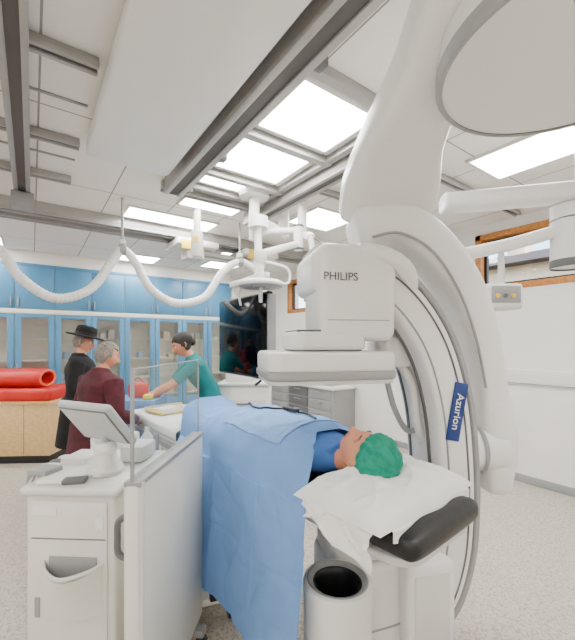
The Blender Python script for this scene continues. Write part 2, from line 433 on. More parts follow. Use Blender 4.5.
for yy in (-.06,.12): b.sweep(p3(off(path,-.112),yy),[(.02,.012)]*11,GREYM,side=(0,1,0),k=5,n=16)
for d,ma in ((.05,GREYM),(-.06,GREYL)):
    b.sweep(p3(off(path,d),-.141),[(.008,.010)]*11,ma,side=(0,1,0),n=8)
b.M=C@T(.648,-.146,1.255)@RY(11)
b.box((0,0,0),(.075,.008,.29),LABEL,.02)
b.text('Azurion',.056,PAPER,T(0,-.006,0)@RY(90)@RX(90))
b.M=C
# detector column housing
b.box((.125,-.02,1.83),(.375,.30,.45),WHITE,.045,4,taper=(1.04,1.04))
b.text('PHILIPS',.052,INK,T(.03,-.176,1.895)@RX(90))
b.sweep([(.14,-.14,2.03),(.27,-.155,2.0),(.38,-.14,1.93),(.45,-.05,1.80)],[.075,.085,.085,.07],WHITE,cap=.02)
b.sweep([(.335,-.12,2.01),(.345,-.21,1.99)],[.002,.002],GREYL,sub=1,n=6)
b.vbox((-.01,-.02,1.605),(.36,.30,.085),WHITE,.06,.018)
b.vbox((-.01,-.02,1.565),(.34,.28,.012),GREYM,.06)
b.box((-.01,-.02,1.65),(.31,.26,.01),GREYM)
b.vbox((-.02,-.05,1.512),(.585,.44,.09),WHITE,.07,.02)
b.vbox((-.02,-.05,1.455),(.597,.452,.04),GREYL,.075,.012)
b.vbox((-.02,-.05,1.428),(.575,.43,.02),WHITE2,.065,.006)
b.box((.12,-.173,1.70),(.30,.006,.004),GREYL)
b.vbox((.42,.08,1.55),(.24,.22,.16),WHITE,.06,.02)
b.sweep([(.42,.02,1.5),(.47,-.03,1.38),(.5,-.02,1.2),(.56,.0,1.08)],[.045]*4,WHITE2)
b.sweep([(.36,.05,1.45),(.40,.02,1.25),(.50,.04,1.12),(.60,.02,1.2)],[.03]*4,GREYL)
# X-ray tube housing under the table
b.vbox((.20,.04,.36),(.40,.36,.36),WHITE,.08,.03)
b.vbox((.16,.04,.58),(.3,.28,.10),WHITE2,.06,.02)
b.lathe([(0,.635),(.1,.635),(.11,.61)],DARK,c=(.14,.04,0))
b.box((.47,-.16,.34),(.26,.10,.44),WHITE,.03,3)
b.box((.47,-.212,.34),(.18,.006,.34),WHITE2,.01)
b.M=CF
b.done()
# ---------------------------------------------------------------- patient table
TM=CF@T(.40,1.52)@RZ(40)
b=B('patient_table',TM)
b.vbox((0,1.2,.865),(.50,2.95,.03),WHITE2,.1,.008)
for sx in (-1,1): b.bb(sx*.27-.012,sx*.27+.012,.5,2.6,.83,.87,ALU,.004)
b.sweep([(0,-.26,.925),(0,-.1,.925),(0,1,.925),(0,1.55,.925)],[(.50,.10)]*4,BLACK,side=(1,0,0),k=5,n=32,cap=.04)
b.sweep([(0,1.6,.925),(0,2.0,.925),(0,2.6,.925)],[(.50,.09)]*3,LINEN,side=(1,0,0),k=5,n=32,cap=.03)
b.vbox((0,1.55,.80),(.42,.9,.1),WHITE,.06,.02)
b.vbox((0,1.7,.45),(.34,.5,.66),WHITE,.08,.02)
b.vbox((0,1.7,.07),(.5,.9,.14),WHITE,.1,.03)
b.done()
b=B('equipment_trolley_base',CF@T(-.42,2.12)@RZ(20))
b.bb(-.25,.1,-.08,.2,.11,.15,CARTW,.01); b.bb(-.22,-.18,0,.04,.15,.5,GREYL,.005)
for x,y in ((-.22,-.05),(.07,-.05),(-.22,.17),(.07,.17)):
    b.sweep([(x-.012,y,.05),(x+.012,y,.05)],[.1,.1],BLACK,sub=1,n=20); b.cyl((x,y,.09),(x,y,.12),.012,ALU)
b.bb(-.05,.12,-.1,-.06,.14,.22,DARK,.01)
b.done()
def sm(a,c,t):
    t=max(0,min(1,(t-a)/(c-a))); return t*t*(3-2*t)
def bump(x,s):
    hgt=.10+.125*sm(.22,.40,s)
    hgt+= .02*math.exp(-((s-.75)/.2)**2)
    hgt-=.05*sm(.95,1.25,s); hgt+=.06*math.exp(-((s-1.52)/.09)**2)
    hw=.312-.06*sm(.9,1.3,s)
    t=min(1,abs(x)/hw); return hgt*max(0,(1-t**2.8))**.6
def wr(s,x,z):
    q=abs(noise.noise(V((s*6+3,x*5,z*3))))
    q2=abs(noise.noise(V((s*3+9,x*9,z*5+2))))
    g=0
    for s0 in (.46,.86,1.12): g-=.007*math.exp(-((s-s0-.02*math.sin(x*9))/.008)**2)
    return (noise.noise(V((s*3.1,x*2.5,z*1.2)))*.020+noise.noise(V((s*9,x*7,z*2.5)))*.010
            +.018*max(0,.2-q)*5*.5+.014*max(0,.15-q2)*6*.5+g)
def drape(u,v):
    vv=v
    if vv<.42:
        t=vv/.42; x=-.325-.012*(1-t); z=.24+(.95-.24)*t
        s0=.13; s1=1.24+.12*t**4
    elif vv<.80:
        t=(vv-.42)/.38; x=-.325+.60*t
        s0=.13+.21*min(1,t*2.2); s1=1.36+.30*min(1,t*3.0)
        z=None
    else:
        t=(vv-.80)/.20; x=.275+.06*t; z=.955-.35*t; s0=.34; s1=1.66
    s=s0+(s1-s0)*u
    if z is None:
        z=.957+bump(x,s)
        if x<-.24: z-= .02*((-.24-x)/.085)**2
    fold=wr(s,x,z)
    if vv<.42:
        k=(1-vv/.42)
        x+= fold*.8-(.008+.026*k)*(math.sin(s*17+1.5*math.sin(s*5))*.5+.5) - .010*k
        x+=.005*math.exp(-((z-.62)/.008)**2)
        z+= .008*math.sin(s*9)*k
        s+= .02*k*math.sin(z*6)
    elif vv>.8:
        x+=fold
    else: z+=fold*.7+.004
    return V((x,s,z))
b=B('surgical_drape',TM); b.surf(drape,190,170,DRAPE,thick=.003)
def over(u,v):
    s=.40+.52*u; x=-.235+.43*v
    z=.957+bump(x,s)+wr(s,x,.957+bump(x,s))*.7+.010
    return V((x,s,z))
b.surf(over,60,54,DRAPE2,thick=.002)
b.done(60)
b=B('monitoring_cable',TM)
pts=[]
for i in range(15):
    t=i/14; s=.42+.62*t; x=.02+.05*math.sin(t*7)-.03*t
    z=.957+bump(x,s); pts.append((x,s,z+wr(s,x,z)*.7+.02))
b.sweep(pts,[.012]*15,BLACK,sub=4,n=8)
x,s,z=pts[5]; b.box((x,s,z+.005),(.035,.12,.022),DARK,.008)
b.done()
# pillow
def pil(u,v):
    a=u*2-1; c=v*2-1
    x=a*.335; s=-.02+c*.21
    e=max(0,1-abs(a)**3.2)*max(0,1-abs(c)**3.2)
    return a,c,x,s,e
def crease(x,s,p): return max(0,.16-abs(noise.noise(V((x*5+p,s*7,p)))))*.12
def pil_top(u,v):
    a,c,x,s,e=pil(u,v)
    z=.985+.085*e**.5-.030*math.exp(-((x+.01)/.1)**2-((s-.06)/.12)**2)+(noise.noise(V((x*9,s*9,0)))*.010+crease(x,s,4)+crease(x*1.7,s,9)*.7)*e
    return V((x,s,z))
def pil_bot(u,v):
    a,c,x,s,e=pil(u,v); return V((x,s,.985-.012*e**.5))
b=B('pillow',TM); b.surf(pil_top,80,60,LINEN); b.surf(pil_bot,12,10,LINEN)
b.surf(lambda u,v: V((-.27-.06*min(1,v*4)-.012*math.sin(u*9+v*3)-.008*v-crease(u*.6,v*.3,2)*.8, -.20+.33*u+.01*math.sin(v*5), .995-(.135-.07*u+.010*math.sin(u*7))*v+.012*(1-v))),44,30,LINEN,thick=.004)
b.surf(lambda u,v: V((-.27+.54*u,-.20-.035*min(1,v*4)-.006*math.sin(u*14),.995-.05*v-.02*math.sin(u*6)*v)),36,8,LINEN,thick=.003)
b.done(60)
# ---------------------------------------------------------------- people helpers
def head(b,M,skin=SKIN,hair=HAIRD,eyes=True,hairlow=-.35,cap=False,s=1.0,hairfront=.25):
    MM=M@Matrix.Scale(s,4)
    nu,nv=88,64
    def g(x,z,cx,cz,sx,sz): return math.exp(-((x-cx)/sx)**2-((z-cz)/sz)**2)
    bm=bmesh.new(); grid=[]
    for j in range(nv+1):
        ph=-math.pi/2+math.pi*j/nv; row=[]
        for i in range(nu):
            th=2*math.pi*i/nu
            dx=math.cos(ph)*math.sin(th); dy=math.cos(ph)*math.cos(th); dz=math.sin(ph)
            x=.076*dx; y=.096*dy; z=.115*dz
            t=max(0,-dz); x*=1-.30*t**1.6
            if dy<0: y*=1-.32*t
            if dy>0:
                w=min(1,dy*2.2)
                y+=w*(.010*g(x,z,0,0,.012,.03)+.024*g(x,z,0,-.028,.013,.015)+.008*(g(x,z,.014,-.034,.008,.008)+g(x,z,-.014,-.034,.008,.008))
                  -.012*(g(x,z,.032,.008,.017,.013)+g(x,z,-.032,.008,.017,.013))+.005*g(x,z,0,.032,.05,.010)
                  +.009*g(x,z,0,-.060,.022,.012)-.005*g(x,z,0,-.060,.022,.003)+.011*g(x,z,0,-.098,.024,.015)
                  +.004*(g(x,z,.045,-.03,.018,.02)+g(x,z,-.045,-.03,.018,.02)))
            row.append(bm.verts.new((x,y,z)))
        grid.append(row)
    si=b.mi(skin); li=b.mi(LIP)
    for j in range(nv):
        for i in range(nu):
            k=(i+1)%nu
            try: f=bm.faces.new((grid[j][i],grid[j][k],grid[j+1][k],grid[j+1][i]))
            except Exception: continue
            c=f.calc_center_median()
            f.material_index= li if (c.y>.07 and (c.x/.024)**2+((c.z+.060)/.009)**2<1) else si
    bmesh.ops.remove_doubles(bm,verts=bm.verts,dist=1e-5)
    b.put(bm,None,MM,keepmi=True)
    for sx in (-1,1):
        if eyes:
            b.ball((sx*.031,.073,.008),.0125,EYEW,M=MM,n=14); b.ball((sx*.031,.0815,.008),(.006,.005,.006),EYED,M=MM,n=10)
        else: b.ball((sx*.031,.074,.007),(.016,.0125,.010),skin,M=MM,n=14)
        b.sweep([(sx*.016,.092,.027),(sx*.032,.091,.032),(sx*.048,.080,.027)],[.007,.008,.004],hair if not cap else HAIRG,n=8,M=MM)
        b.sweep([(sx*.072,.004,-.028),(sx*.080,-.010,-.022),(sx*.086,-.022,.006),(sx*.084,-.014,.028),(sx*.076,.002,.026)],[.010,.011,.011,.010,.008],skin,n=10,M=MM)
        b.ball((sx*.076,-.008,0),(.006,.016,.026),skin,M=MM,n=12)
    if cap: return
    bm=bmesh.new(); grid=[]
    for j in range(41):
        ph=-math.pi/2+math.pi*j/40; row=[]
        for i in range(64):
            th=2*math.pi*i/64; dx=math.cos(ph)*math.sin(th); dy=math.cos(ph)*math.cos(th); dz=math.sin(ph)
            q=1+.05*noise.noise(V((dx*5,dy*5,dz*5)))+.02*noise.noise(V((dx*14,dy*14,dz*14)))
            t=max(0,-dz)
            row.append(bm.verts.new((.088*dx*q*(1-.22*t),.108*dy*q*(1-(.22*t if dy<0 else 0)),.127*dz*q)))
        grid.append(row)
    for j in range(40):
        for i in range(64):
            k=(i+1)%64; ph=-math.pi/2+math.pi*(j+.5)/40; th=2*math.pi*(i+.5)/64
            dy=math.cos(ph)*math.cos(th); dz=math.sin(ph); dx=math.cos(ph)*math.sin(th)
            lim=hairlow+ (.45 if dy>-.1 else 0)*min(1,(dy+.1)*4)*1.0
            if dz>lim and (dy<hairfront or dz>.58+.1*math.sin(dx*9)):
                try: bm.faces.new((grid[j][i],grid[j][k],grid[j+1][k],grid[j+1][i]))
                except Exception: pass
    bmesh.ops.delete(bm,geom=[v for v in bm.verts if not v.link_faces],context='VERTS')
    bmesh.ops.solidify(bm,geom=list(bm.faces),thickness=-.012)
    b.put(bm,hair,MM)
def hand(b,M,side=1,curl=25,skin=SKIN):
    b.sweep([(0,-.02,0),(0,.02,0),(0,.06,0),(0,.09,0)],[(.045,.034),(.066,.032),(.082,.03),(.074,.022)],skin,side=(1,0,0),k=2.6,n=16,M=M,cap=.005)
    for x,L,a in ((-.031,.058,-6),(-.010,.074,-2),(.011,.080,2),(.031,.070,6)):
        p=V((x*side,.085,0)); pts=[tuple(p)]; ang=0
        for q,k in enumerate((.45,.32,.23)):
            ang+=curl*(.8+.2*q)
            p=p+V((math.sin(R(a*side))*L*k,math.cos(R(ang))*L*k,-math.sin(R(ang))*L*k)); pts.append(tuple(p))
        b.sweep(pts,[.0185,.0175,.016,.0125],skin,n=10,sub=3,cap=.004,M=M)
    b.sweep([(.022*side,.015,-.004),(.045*side,.038,-.012),(.056*side,.062,-.022),(.056*side,.084,-.032)],[.026,.022,.019,.014],skin,n=10,sub=3,cap=.004,M=M)
def aim(p,d,up=(0,0,1)):
    y=V(d).normalized(); x=y.cross(V(up)).normalized(); z=x.cross(y)
    m=Matrix((x,y,z)).transposed().to_4x4(); m.translation=V(p); return m
def figure(name,pos,face,h,top,legs,hair,lean=0,arms=None,coat=0,hp=0,hy=0,hairlow=-.35,hat=False,wide=1.0,sleeve=1.0,hairfront=.25,short=False,step=0,bun=False):
    S=h/1.7; yaw=math.atan2(-face[0],face[1])
    M=CF@T(pos[0],pos[1])@Matrix.Rotation(yaw,4,'Z')@Matrix.Scale(S,4)
    lr=R(lean)
    def bd(p):
        p=V(p)
        if lean and p.z>.95:
            f=min(1,(p.z-.95)/.18); r=Matrix.Rotation(-lr*f,4,'X'); p=(r@(p-V((0,0,.95))))+V((0,0,.95))
        return tuple(p)
    s=B('src',M)
    T_=[(0,0,.80),(0,-.005,.92),(0,0,1.06),(0,.005,1.20),(0,0,1.32),(0,-.01,1.405),(0,-.01,1.44)]
    Sz=[(.34,.22),(.36,.235),(.30,.20),(.335,.22),(.37,.215),(.28,.15),(.14,.12)]
    s.sweep([bd(p) for p in T_],[(a*wide,c*wide) for a,c in Sz],top,side=(1,0,0),k=2.4,n=32,sub=5,cap=.01)
    if coat:
        s.sweep([(0,0,1.0),(0,0,.85),(0,-.005,.7),(0,-.01,coat)],[(.35*wide,.26*wide),(.39*wide,.28*wide),(.42*wide,.30*wide),(.44*wide,.33*wide)],top,side=(1,0,0),k=2.5,n=32)
        s.sweep([bd((0,-.02,1.40)),bd((0,-.015,1.47))],[(.18,.16),(.15,.14)],top,sub=1,side=(1,0,0))
    s.sweep([bd((0,-.01,1.38)),bd((0,.005,1.46)),bd((0,.012,1.53))],[.12,.108,.105],SKIN)
    for sx in (-1,1):
        st=step*sx
        s.sweep([(sx*.085,0,.90),(sx*.095,.01+st*.4,.70),(sx*.098,.02+st*.7,.48),(sx*.1,-.005+st,.28),(sx*.1,-.01+st,.07)],[.20,.175,.13,.12,.10],legs,cap=.01)
        s.sweep([(sx*.1,-.07+st,.045),(sx*.105,.03+st,.045),(sx*.112,.17+st,.03)],[(.08,.085),(.095,.085),(.085,.055)],SHOE,side=(1,0,0),k=2.6,cap=.012)
    arms=arms or [((-.25,-.03,1.12),(-.23,.10,.88)),((.25,-.03,1.12),(.23,.10,.88))]
    for sx,(el,wr_) in zip((-1,1),arms):
        sh=V(bd((sx*.165*wide,-.005,1.365)))
        el=V(el); wr_=V(wr_)
        if short:
            s.sweep([tuple(sh),tuple(sh.lerp(el,.5)),tuple(sh.lerp(el,.8))],[.125,.12,.115],top,cap=.01)
            s.sweep([tuple(sh.lerp(el,.5)),tuple(el),tuple(el.lerp(wr_,.45)),tuple(wr_)],[.08,.078,.074,.05],SKIN,cap=.01)
        else:
            s.sweep([tuple(sh),tuple(sh.lerp(el,.5)),tuple(el),tuple(el.lerp(wr_,.5)),tuple(wr_)],[.13*sleeve,.115*sleeve,.098*sleeve,.09*sleeve,.07*sleeve],top,cap=.01)
    b=B(name,ID); b.remesh_from(s,.009,5)
    b.M=M
    hc=V(bd((0,.03,1.585)))
    HM=Matrix.Translation(hc)@RX(-lean*.6-hp)@RZ(hy)
    head(b,HM,hair=hair,hairlow=hairlow,hairfront=hairfront)
    if bun: b.ball((0,-.125,.0),(.045,.04,.045),hair,M=HM,n=16); b.ball((0,-.02,.04),(.094,.112,.092),hair,M=HM@T(0,-.012,.012),n=28)
    for sx,(el,wr_) in zip((-1,1),arms):
        d=(V(wr_)-V(el)).normalized()
        hand(b,aim(V(wr_)+d*.012,d,(0,0,1)),side=-sx,curl=28)
    if hat:
        b.lathe([(.085,.072),(.165,.062),(.172,.070),(.166,.076),(.097,.084),(.095,.13),(.087,.172),(.05,.188),(0,.175)],HATB,n=40,M=HM@RX(-3),sx=1,sy=1.12)
        b.lathe([(.0985,.085),(.0985,.112),(.093,.112)],BLACK,n=40,M=HM@RX(-3),sx=1,sy=1.12)
    return b.done(60)
figure('man_in_hat',(-2.27,3.95),(.80,.35),1.71,COATB,TROUS,HAIRG,coat=.50,hp=10,hy=-10,wide=1.35,sleeve=1.25,hat=True,hairlow=-.45,
       arms=[((-.31,-.03,1.12),(-.26,.10,.88)),((.31,-.03,1.12),(.26,.10,.88))])
figure('elderly_woman',(-1.585,2.98),(.60,.80),1.60,MAROON,TROUS,HAIRG,coat=.62,hp=14,hy=-25,wide=1.36,sleeve=1.3,hairlow=-.62,hairfront=.35,lean=6,
       arms=[((-.33,.02,1.10),(-.20,.25,1.0)),((.33,.02,1.10),(.20,.25,1.0))])
figure('nurse_in_scrubs',(-.91,4.20),(-.90,-.42),1.76,TEAL,TEAL,HAIRD,lean=26,hp=4,hy=10,hairlow=-.5,hairfront=.3,short=True,wide=1.08,bun=True,
       arms=[((-.20,.44,1.10),(-.10,.60,1.0)),((.20,.38,1.08),(.12,.58,1.0))],step=.06)
# patient
b=B('patient',TM)
s=B('src',TM)
z0=1.055
s.sweep([(0,.24,z0),(0,.32,z0),(0,.45,z0+.005),(0,.62,z0),(0,.80,z0-.005),(0,.98,z0-.01)],[(.16,.12),(.34,.17),(.36,.20),(.32,.19),(.33,.19),(.34,.17)],GOWN,side=(1,0,0),k=2.4,n=32,cap=.02)
s.sweep([(0,.17,z0+.01),(0,.27,z0)],[.11,.12],SKIN,sub=1)
for sx in (-1,1):
    s.sweep([(sx*.09,.95,z0-.01),(sx*.10,1.18,z0-.02),(sx*.10,1.38,z0-.04),(sx*.10,1.58,z0-.05)],[.16,.13,.105,.08],GOWN,cap=.01)
    s.sweep([(sx*.10,1.58,z0-.055),(sx*.11,1.61,z0),(sx*.12,1.61,z0+.04)],[.075,.08,.05],SKIN,cap=.01)
    s.sweep([(sx*.17,.34,z0),(sx*.205,.52,z0-.03),(sx*.21,.66,z0-.045),(sx*.19,.86,z0-.05)],[.11,.095,.08,.06],GOWN,cap=.01)
s.sweep([(-.07,.235,z0+.045),(0,.225,z0+.07),(.07,.235,z0+.045)],[.03,.03,.03],GOWN,n=10,cap=.01)
b.remesh_from(s,.008,5)
for sx in (-1,1): hand(b,aim((sx*.19,.87,z0-.05),(0,1,0),(0,0,1)),side=-sx,curl=10)
HM=T(-.020,.082,1.108)@RX(90)@RX(-6)@RZ(12)
head(b,HM,eyes=False,cap=True,hair=HAIRG,s=1.06)
def capf(u,v):
    th=2*math.pi*u; ph=-.42+(math.pi/2+.42)*v
    dx=math.cos(ph)*math.sin(th); dy=math.cos(ph)*math.cos(th); dz=math.sin(ph)
    puff=1+.035*math.sin(th*17+2*math.sin(th*3))*math.cos(ph)**.5+.06*noise.noise(V((dx*6,dy*6,dz*6)))
    q=1 if v>.12 else .86+.14*(v/.12)**.6
    return V((.114*dx*puff*q,.128*dy*puff*q-.016,.062+.106*dz*puff-.02*(1-v)*(dy<0)))
b.surf(capf,120,30,CAP,M=HM@RX(14))
b.done(60)
# ---------------------------------------------------------------- waste bin
b=B('waste_bin',CF@T(.212,1.53))
b.lathe([(0,0),(.125,0),(.135,.02),(.145,.54),(.149,.575),(.143,.593),(.130,.597)],WHITE,n=56)
b.lathe([(.134,.595),(.124,.599),(.108,.591),(.100,.581)],GREYL,n=56)
b.lathe([(.104,.585),(.096,.583),(.085,.565),(.082,.45),(.075,.25),(0,.24)],BLACK,n=56)
b.done()
# ---------------------------------------------------------------- lead shield with acrylic window
ang=math.degrees(math.atan2(2.0-1.27,-.475+.53))
b=B('mobile_lead_shield',CF@T(-.55,1.27)@RZ(ang))
L=.73
b.bb(0,L,-.025,.025,.10,1.10,CARTW,.008); b.bb(0,L,-.03,.03,1.085,1.105,GREYL,.004)
b.bb(.01,.03,-.035,.035,.1,1.1,WHITE2,.004)
b.bb(.03,L-.01,-.004,.004,1.105,1.50,GLASS)
b.bb(.0,.010,-.007,.007,1.10,1.505,GREYL,.003); b.bb(L-.005,L,-.004,.004,1.10,1.50,GREYL,.001); b.bb(.0,L,-.004,.004,1.500,1.504,GREYL,.001)
for x in (.08,L-.1):
    b.bb(x-.03,x+.03,-.07,.10,.06,.10,GREYL,.01)
    for y in (-.05,.08): b.sweep([(x-.012,y,.03),(x+.012,y,.03)],[.06,.06],BLACK,sub=1)
b.sweep([(.055,.03,.80),(.05,.075,.82),(.05,.08,.88),(.05,.075,.94),(.055,.03,.96)],[.024]*5,GREYM,cap=.004,n=12)
for z in (.3,.62,1.0): b.cyl((.03,.025,z),(.03,.034,z),.012,GREYM)
b.done()
# ---------------------------------------------------------------- ultrasound cart
b=B('medical_cart',CF@T(-.875,1.72)@RZ(-3))
b.box((0,0,.555),(.38,.50,.85),CARTW,.018,3)
b.box((0,0,.99),(.41,.54,.035),WHITE2,.014,3)
b.box((0,-.254,.60),(.32,.012,.70),CARTW,.006)
b.bb(-.155,.155,-.264,-.258,.80,.803,GREYM)
b.surf(lambda u,v: V((-.105+.25*u, -.26-.075*math.sin(math.pi*u)**.7*(1-.75*v)-.002, .70-.03*math.sin(math.pi*u)-.19*v)),24,10,CARTW,thick=.006)
b.sweep([(-.105,-.262,.705),(-.06,-.31,.695),(.02,-.345,.69),(.10,-.31,.695),(.145,-.262,.705)],[.016]*5,WHITE2,n=10,cap=.003)
b.box((.02,-.262,.68),(.20,.01,.10),GREYL,.004)
b.box((.13,-.262,.87),(.03,.004,.05),PAPER); b.box((-.13,-.262,.52),(.02,.004,.08),GREYL)
b.box((-.10,-.262,.91),(.10,.004,.03),PAPER)
for x in (-.15,.15):
    for y in (-.2,.2):
        b.sweep([(x-.014,y,.05),(x+.014,y,.05)],[.1,.1],BLACK,sub=1); b.cyl((x,y,.08),(x,y,.14),.014,ALU)
b.bb(-.21,-.19,-.2,.2,.93,.96,GREYL,.005)
b.box((-.10,-.12,1.018),(.17,.2,.02),PAPER,.004,M=RZ(8)); b.box((-.12,.02,1.035),(.12,.16,.05),WHITE2,.012)
b.box((-.15,-.18,1.035),(.10,.09,.025),GREYL,.006,M=RZ(-12)); b.lathe([(0,1.01),(.03,1.01),(.034,1.09),(.028,1.09),(.026,1.02)],WHITE,c=(-.14,.18,0))
b.box((.11,.12,1.05),(.12,.16,.08),WHITE2,.015); b.sweep([(-.18,-.1,1.03),(-.22,-.15,1.02),(-.21,-.22,.97),(-.2,-.2,.9)],[.014]*4,WHITE2,n=8)
b.box((-.06,-.20,1.02),(.09,.05,.02),GREYM,.005,M=RZ(15)); b.box((-.02,-.14,1.03),(.05,.06,.03),PAPER,.004,M=RZ(30))
for k in range(4): b.sweep([(-.17,-.12+.06*k,1.03),(-.25,-.13+.06*k,1.02),(-.27,-.13+.06*k,.95)],[.02,.03,.022],(GREYL,WHITE2,GREYM,WHITE2)[k],n=10,cap=.004)
b.lathe([(0,1.01),(.075,1.01),(.08,1.025),(.06,1.06),(.04,1.10),(.03,1.13),(0,1.13)],WHITE2,c=(.05,-.08,0))
b.lathe([(.0,1.10),(.045,1.10),(.05,1.115),(.05,1.13),(.04,1.145),(0,1.15)],WHITE,c=(.05,-.08,0))
b.sweep([(.05,-.08,1.13),(.05,-.05,1.18),(.03,-.06,1.24)],[.05,.045,.05],GREYL)
b.M=b.M@T(.025,-.10,1.24)@RZ(-22)@RX(38)
b.box((0,0,0),(.33,.035,.24),PANELB,.016,3); b.box((0,-.019,0),(.30,.004,.205),GREYM,.003)
b.box((0,-.022,.0),(.285,.003,.19),PANELB,.002)
b.box((0,-.022,-.11),(.05,.006,.01),GREYM,.003)
b.done()
b=B('supply_shelf',CF@T(-.98,2.20))
b.bb(-.14,.14,-.16,.16,.86,.88,WHITE2,.006); b.bb(-.14,.14,-.16,.16,.5,.52,WHITE2,.006); b.bb(-.14,.14,-.16,.16,.14,.16,WHITE2,.006)
for x in (-.13,.13):
    for y in (-.15,.15): b.cyl((x,y,.06),(x,y,1.0),.011,ALU); b.ball((x,y,.03),.03,BLACK,n=12)
b.box((-.03,0,.96),(.14,.2,.15),WHITE,.015); b.box((.08,-.08,.93),(.08,.1,.1),BLUE,.01)
b.lathe([(0,.88),(.035,.88),(.037,1.0),(.015,1.03),(.014,1.06),(0,1.06)],WHITE2,c=(.09,.08,0))
b.box((0,0,.60),(.2,.24,.16),GREYL,.01); b.box((0,0,.24),(.22,.26,.16),WHITE,.01)
b.done()
# ---------------------------------------------------------------- tray, papers on foot end
b=B('instrument_tray',TM@T(.02,2.28,.977)@RZ(8))
b.box((0,0,.01),(.38,.30,.02),YEL,.005); b.bb(-.19,.19,-.15,-.14,.01,.04,WHITE2,.003); b.bb(-.19,.19,.14,.15,.01,.04,WHITE2,.003)
b.box((-.05,.02,.028),(.2,.14,.012),PAPER,.002,M=RZ(14)); b.box((.1,-.05,.03),(.06,.05,.03),WHITE,.008)
for k in range(4): b.sweep([(-.1+.05*k,-.08,.03),(-.08+.05*k,.05,.032)],[.008,.006],ALU,sub=1,n=8)
b.done()
b=B('draped_instrument_table',CF@T(-1.66,3.86)@RZ(4))
b.surf(lambda u,v:(lambda a,c:V((a*.30,c*.24,1.0)))(u*2-1,v*2-1),4,4,DRAPE,thick=.01)
def skirt(u,v):
    per=u*4; k=int(per)%4; t=per-int(per)
    cs=[(-.30,-.24),(.30,-.24),(.30,.24),(-.30,.24)]; p=cs[k]; q=cs[(k+1)%4]
    x=p[0]+(q[0]-p[0])*t; y=p[1]+(q[1]-p[1])*t; o=1+.04*v+.03*v*math.sin(u*60)
    return V((x*o,y*o,1.005-.45*v))
b.surf(skirt,120,8,DRAPE,thick=.004)
for x in (-.26,.26):
    for y in (-.2,.2): b.cyl((x,y,.0),(x,y,.99),.014,ALU)
b.box((.06,.0,1.085),(.18,.14,.16),RED,.03,3); b.sweep([(-.01,0,1.15),(.06,0,1.22),(.13,0,1.15)],[.015]*3,RED,n=8)
b.box((-.18,-.05,1.03),(.14,.18,.04),BLUE,.006); b.box((.22,.05,1.03),(.12,.12,.04),RED,.006); b.box((-.2,.14,1.04),(.10,.08,.07),PAPER,.006)
b.box((.2,-.12,1.03),(.08,.10,.05),YEL,.006)
b.done()
# ---------------------------------------------------------------- red foam model on a plywood bench
BM=CF@T(-3.98,5.05)@RZ(3)
b=B('plywood_bench',BM)
b.bb(-.45,.83,-.35,.33,.10,.78,PLY,.008); b.bb(-.46,.85,-.37,.34,.78,.81,PLY,.006); b.bb(-.43,.81,-.33,.31,0,.10,BLACK)
for x in (.05,.5): b.bb(x-.003,x+.003,-.354,-.35,.12,.77,GREYM)
b.done()
b=B('red_foam_artery_model',BM)
b.box((.19,0,.895),(1.26,.66,.17),RED,.06,4)
prof=[(.09,-.43),(.130,-.44),(.145,-.42),(.145,.60),(.130,.63),(.10,.62),(.09,.53),(.08,0),(.09,-.43)]
b.lathe(prof,RED,n=40,M=T(0,-.05,1.10)@RY(90),sx=.9,sy=1.5)
b.lathe([(.092,.54),(.09,.3),(.0,.3)],PINK,n=40,M=T(0,-.05,1.10)@RY(90),sx=.9,sy=1.5)
b.lathe([(.095,.628),(.112,.64),(.132,.632)],PINK,n=40,M=T(0,-.05,1.10)@RY(90),sx=.9,sy=1.5)
b.done()
# ---------------------------------------------------------------- large display
b=B('ceiling_mounted_monitor',CF@T(-.43,3.485)@RZ(-56))
b.box((0,0,1.655),(1.02,.06,.76),DARK,.015,3); b.box((0,-.031,1.655),(.985,.006,.72),SCREEN,.002)
b.box((0,.05,1.65),(.5,.08,.4),GREYL,.02)
for x in (-.3,.3): b.bb(x-.02,x+.02,.03,.08,1.6,2.2,WHITE2,.008)
b.bb(.505,.52,-.03,.05,1.3,2.01,GREYL,.004)
b.bb(-.36,.36,.02,.09,2.17,2.23,WHITE2,.01); b.cyl((.2,.055,2.2),(.2,.055,2.72),.035,WHITE)
b.lathe([(0,2.66),(.09,2.66),(.09,2.76),(0,2.76)],WHITE,c=(.2,.055,0))
b.sweep([(.2,.055,2.71),(.1,.25,2.73),(-.05,.5,2.73)],[(.1,.07)]*3,WHITE,side=(0,0,1),k=4,cap=.02)
b.cyl((-.05,.5,2.7),(-.05,.5,H),.06,WHITE)
b.cyl((.35,.0,1.26),(.35,-.06,1.22),.012,DARK)
b.done()
b=B('suspension_trolley')
for x in (1.75,2.7):
    b.bb(x-.28,x+.28,4.42,4.92,2.83,2.915,WHITE,.02); b.bb(x-.12,x+.12,4.52,4.76,2.69,2.83,WHITE2,.02); b.bb(x-.22,x-.1,4.40,4.45,2.77,2.89,YEL,.008)
b.bb(1.85,2.6,4.55,4.65,2.75,2.81,ALU,.01)
b.done()
b=B('hanging_junction_box',CF@T(-.98,3.9)); b.cyl((0,0,2.70),(0,0,3.04),.04,WHITE2); b.box((0,0,2.66),(.11,.11,.28),WHITE2,.015); b.box((0,-.058,2.70),(.06,.006,.06),YEL); b.done()
b=B('surgical_lamp',CF@T(-.22,2.95))
b.lathe([(0,2.11),(.06,2.115),(.16,2.10),(.195,2.08),(.20,2.065),(.19,2.055),(0,2.05)],WHITE,n=48)
b.lathe([(.06,2.048),(.17,2.048),(.18,2.055)],GREYL,n=48); b.lathe([(0,2.045),(.05,2.045),(.05,2.05)],GREYL,n=32)
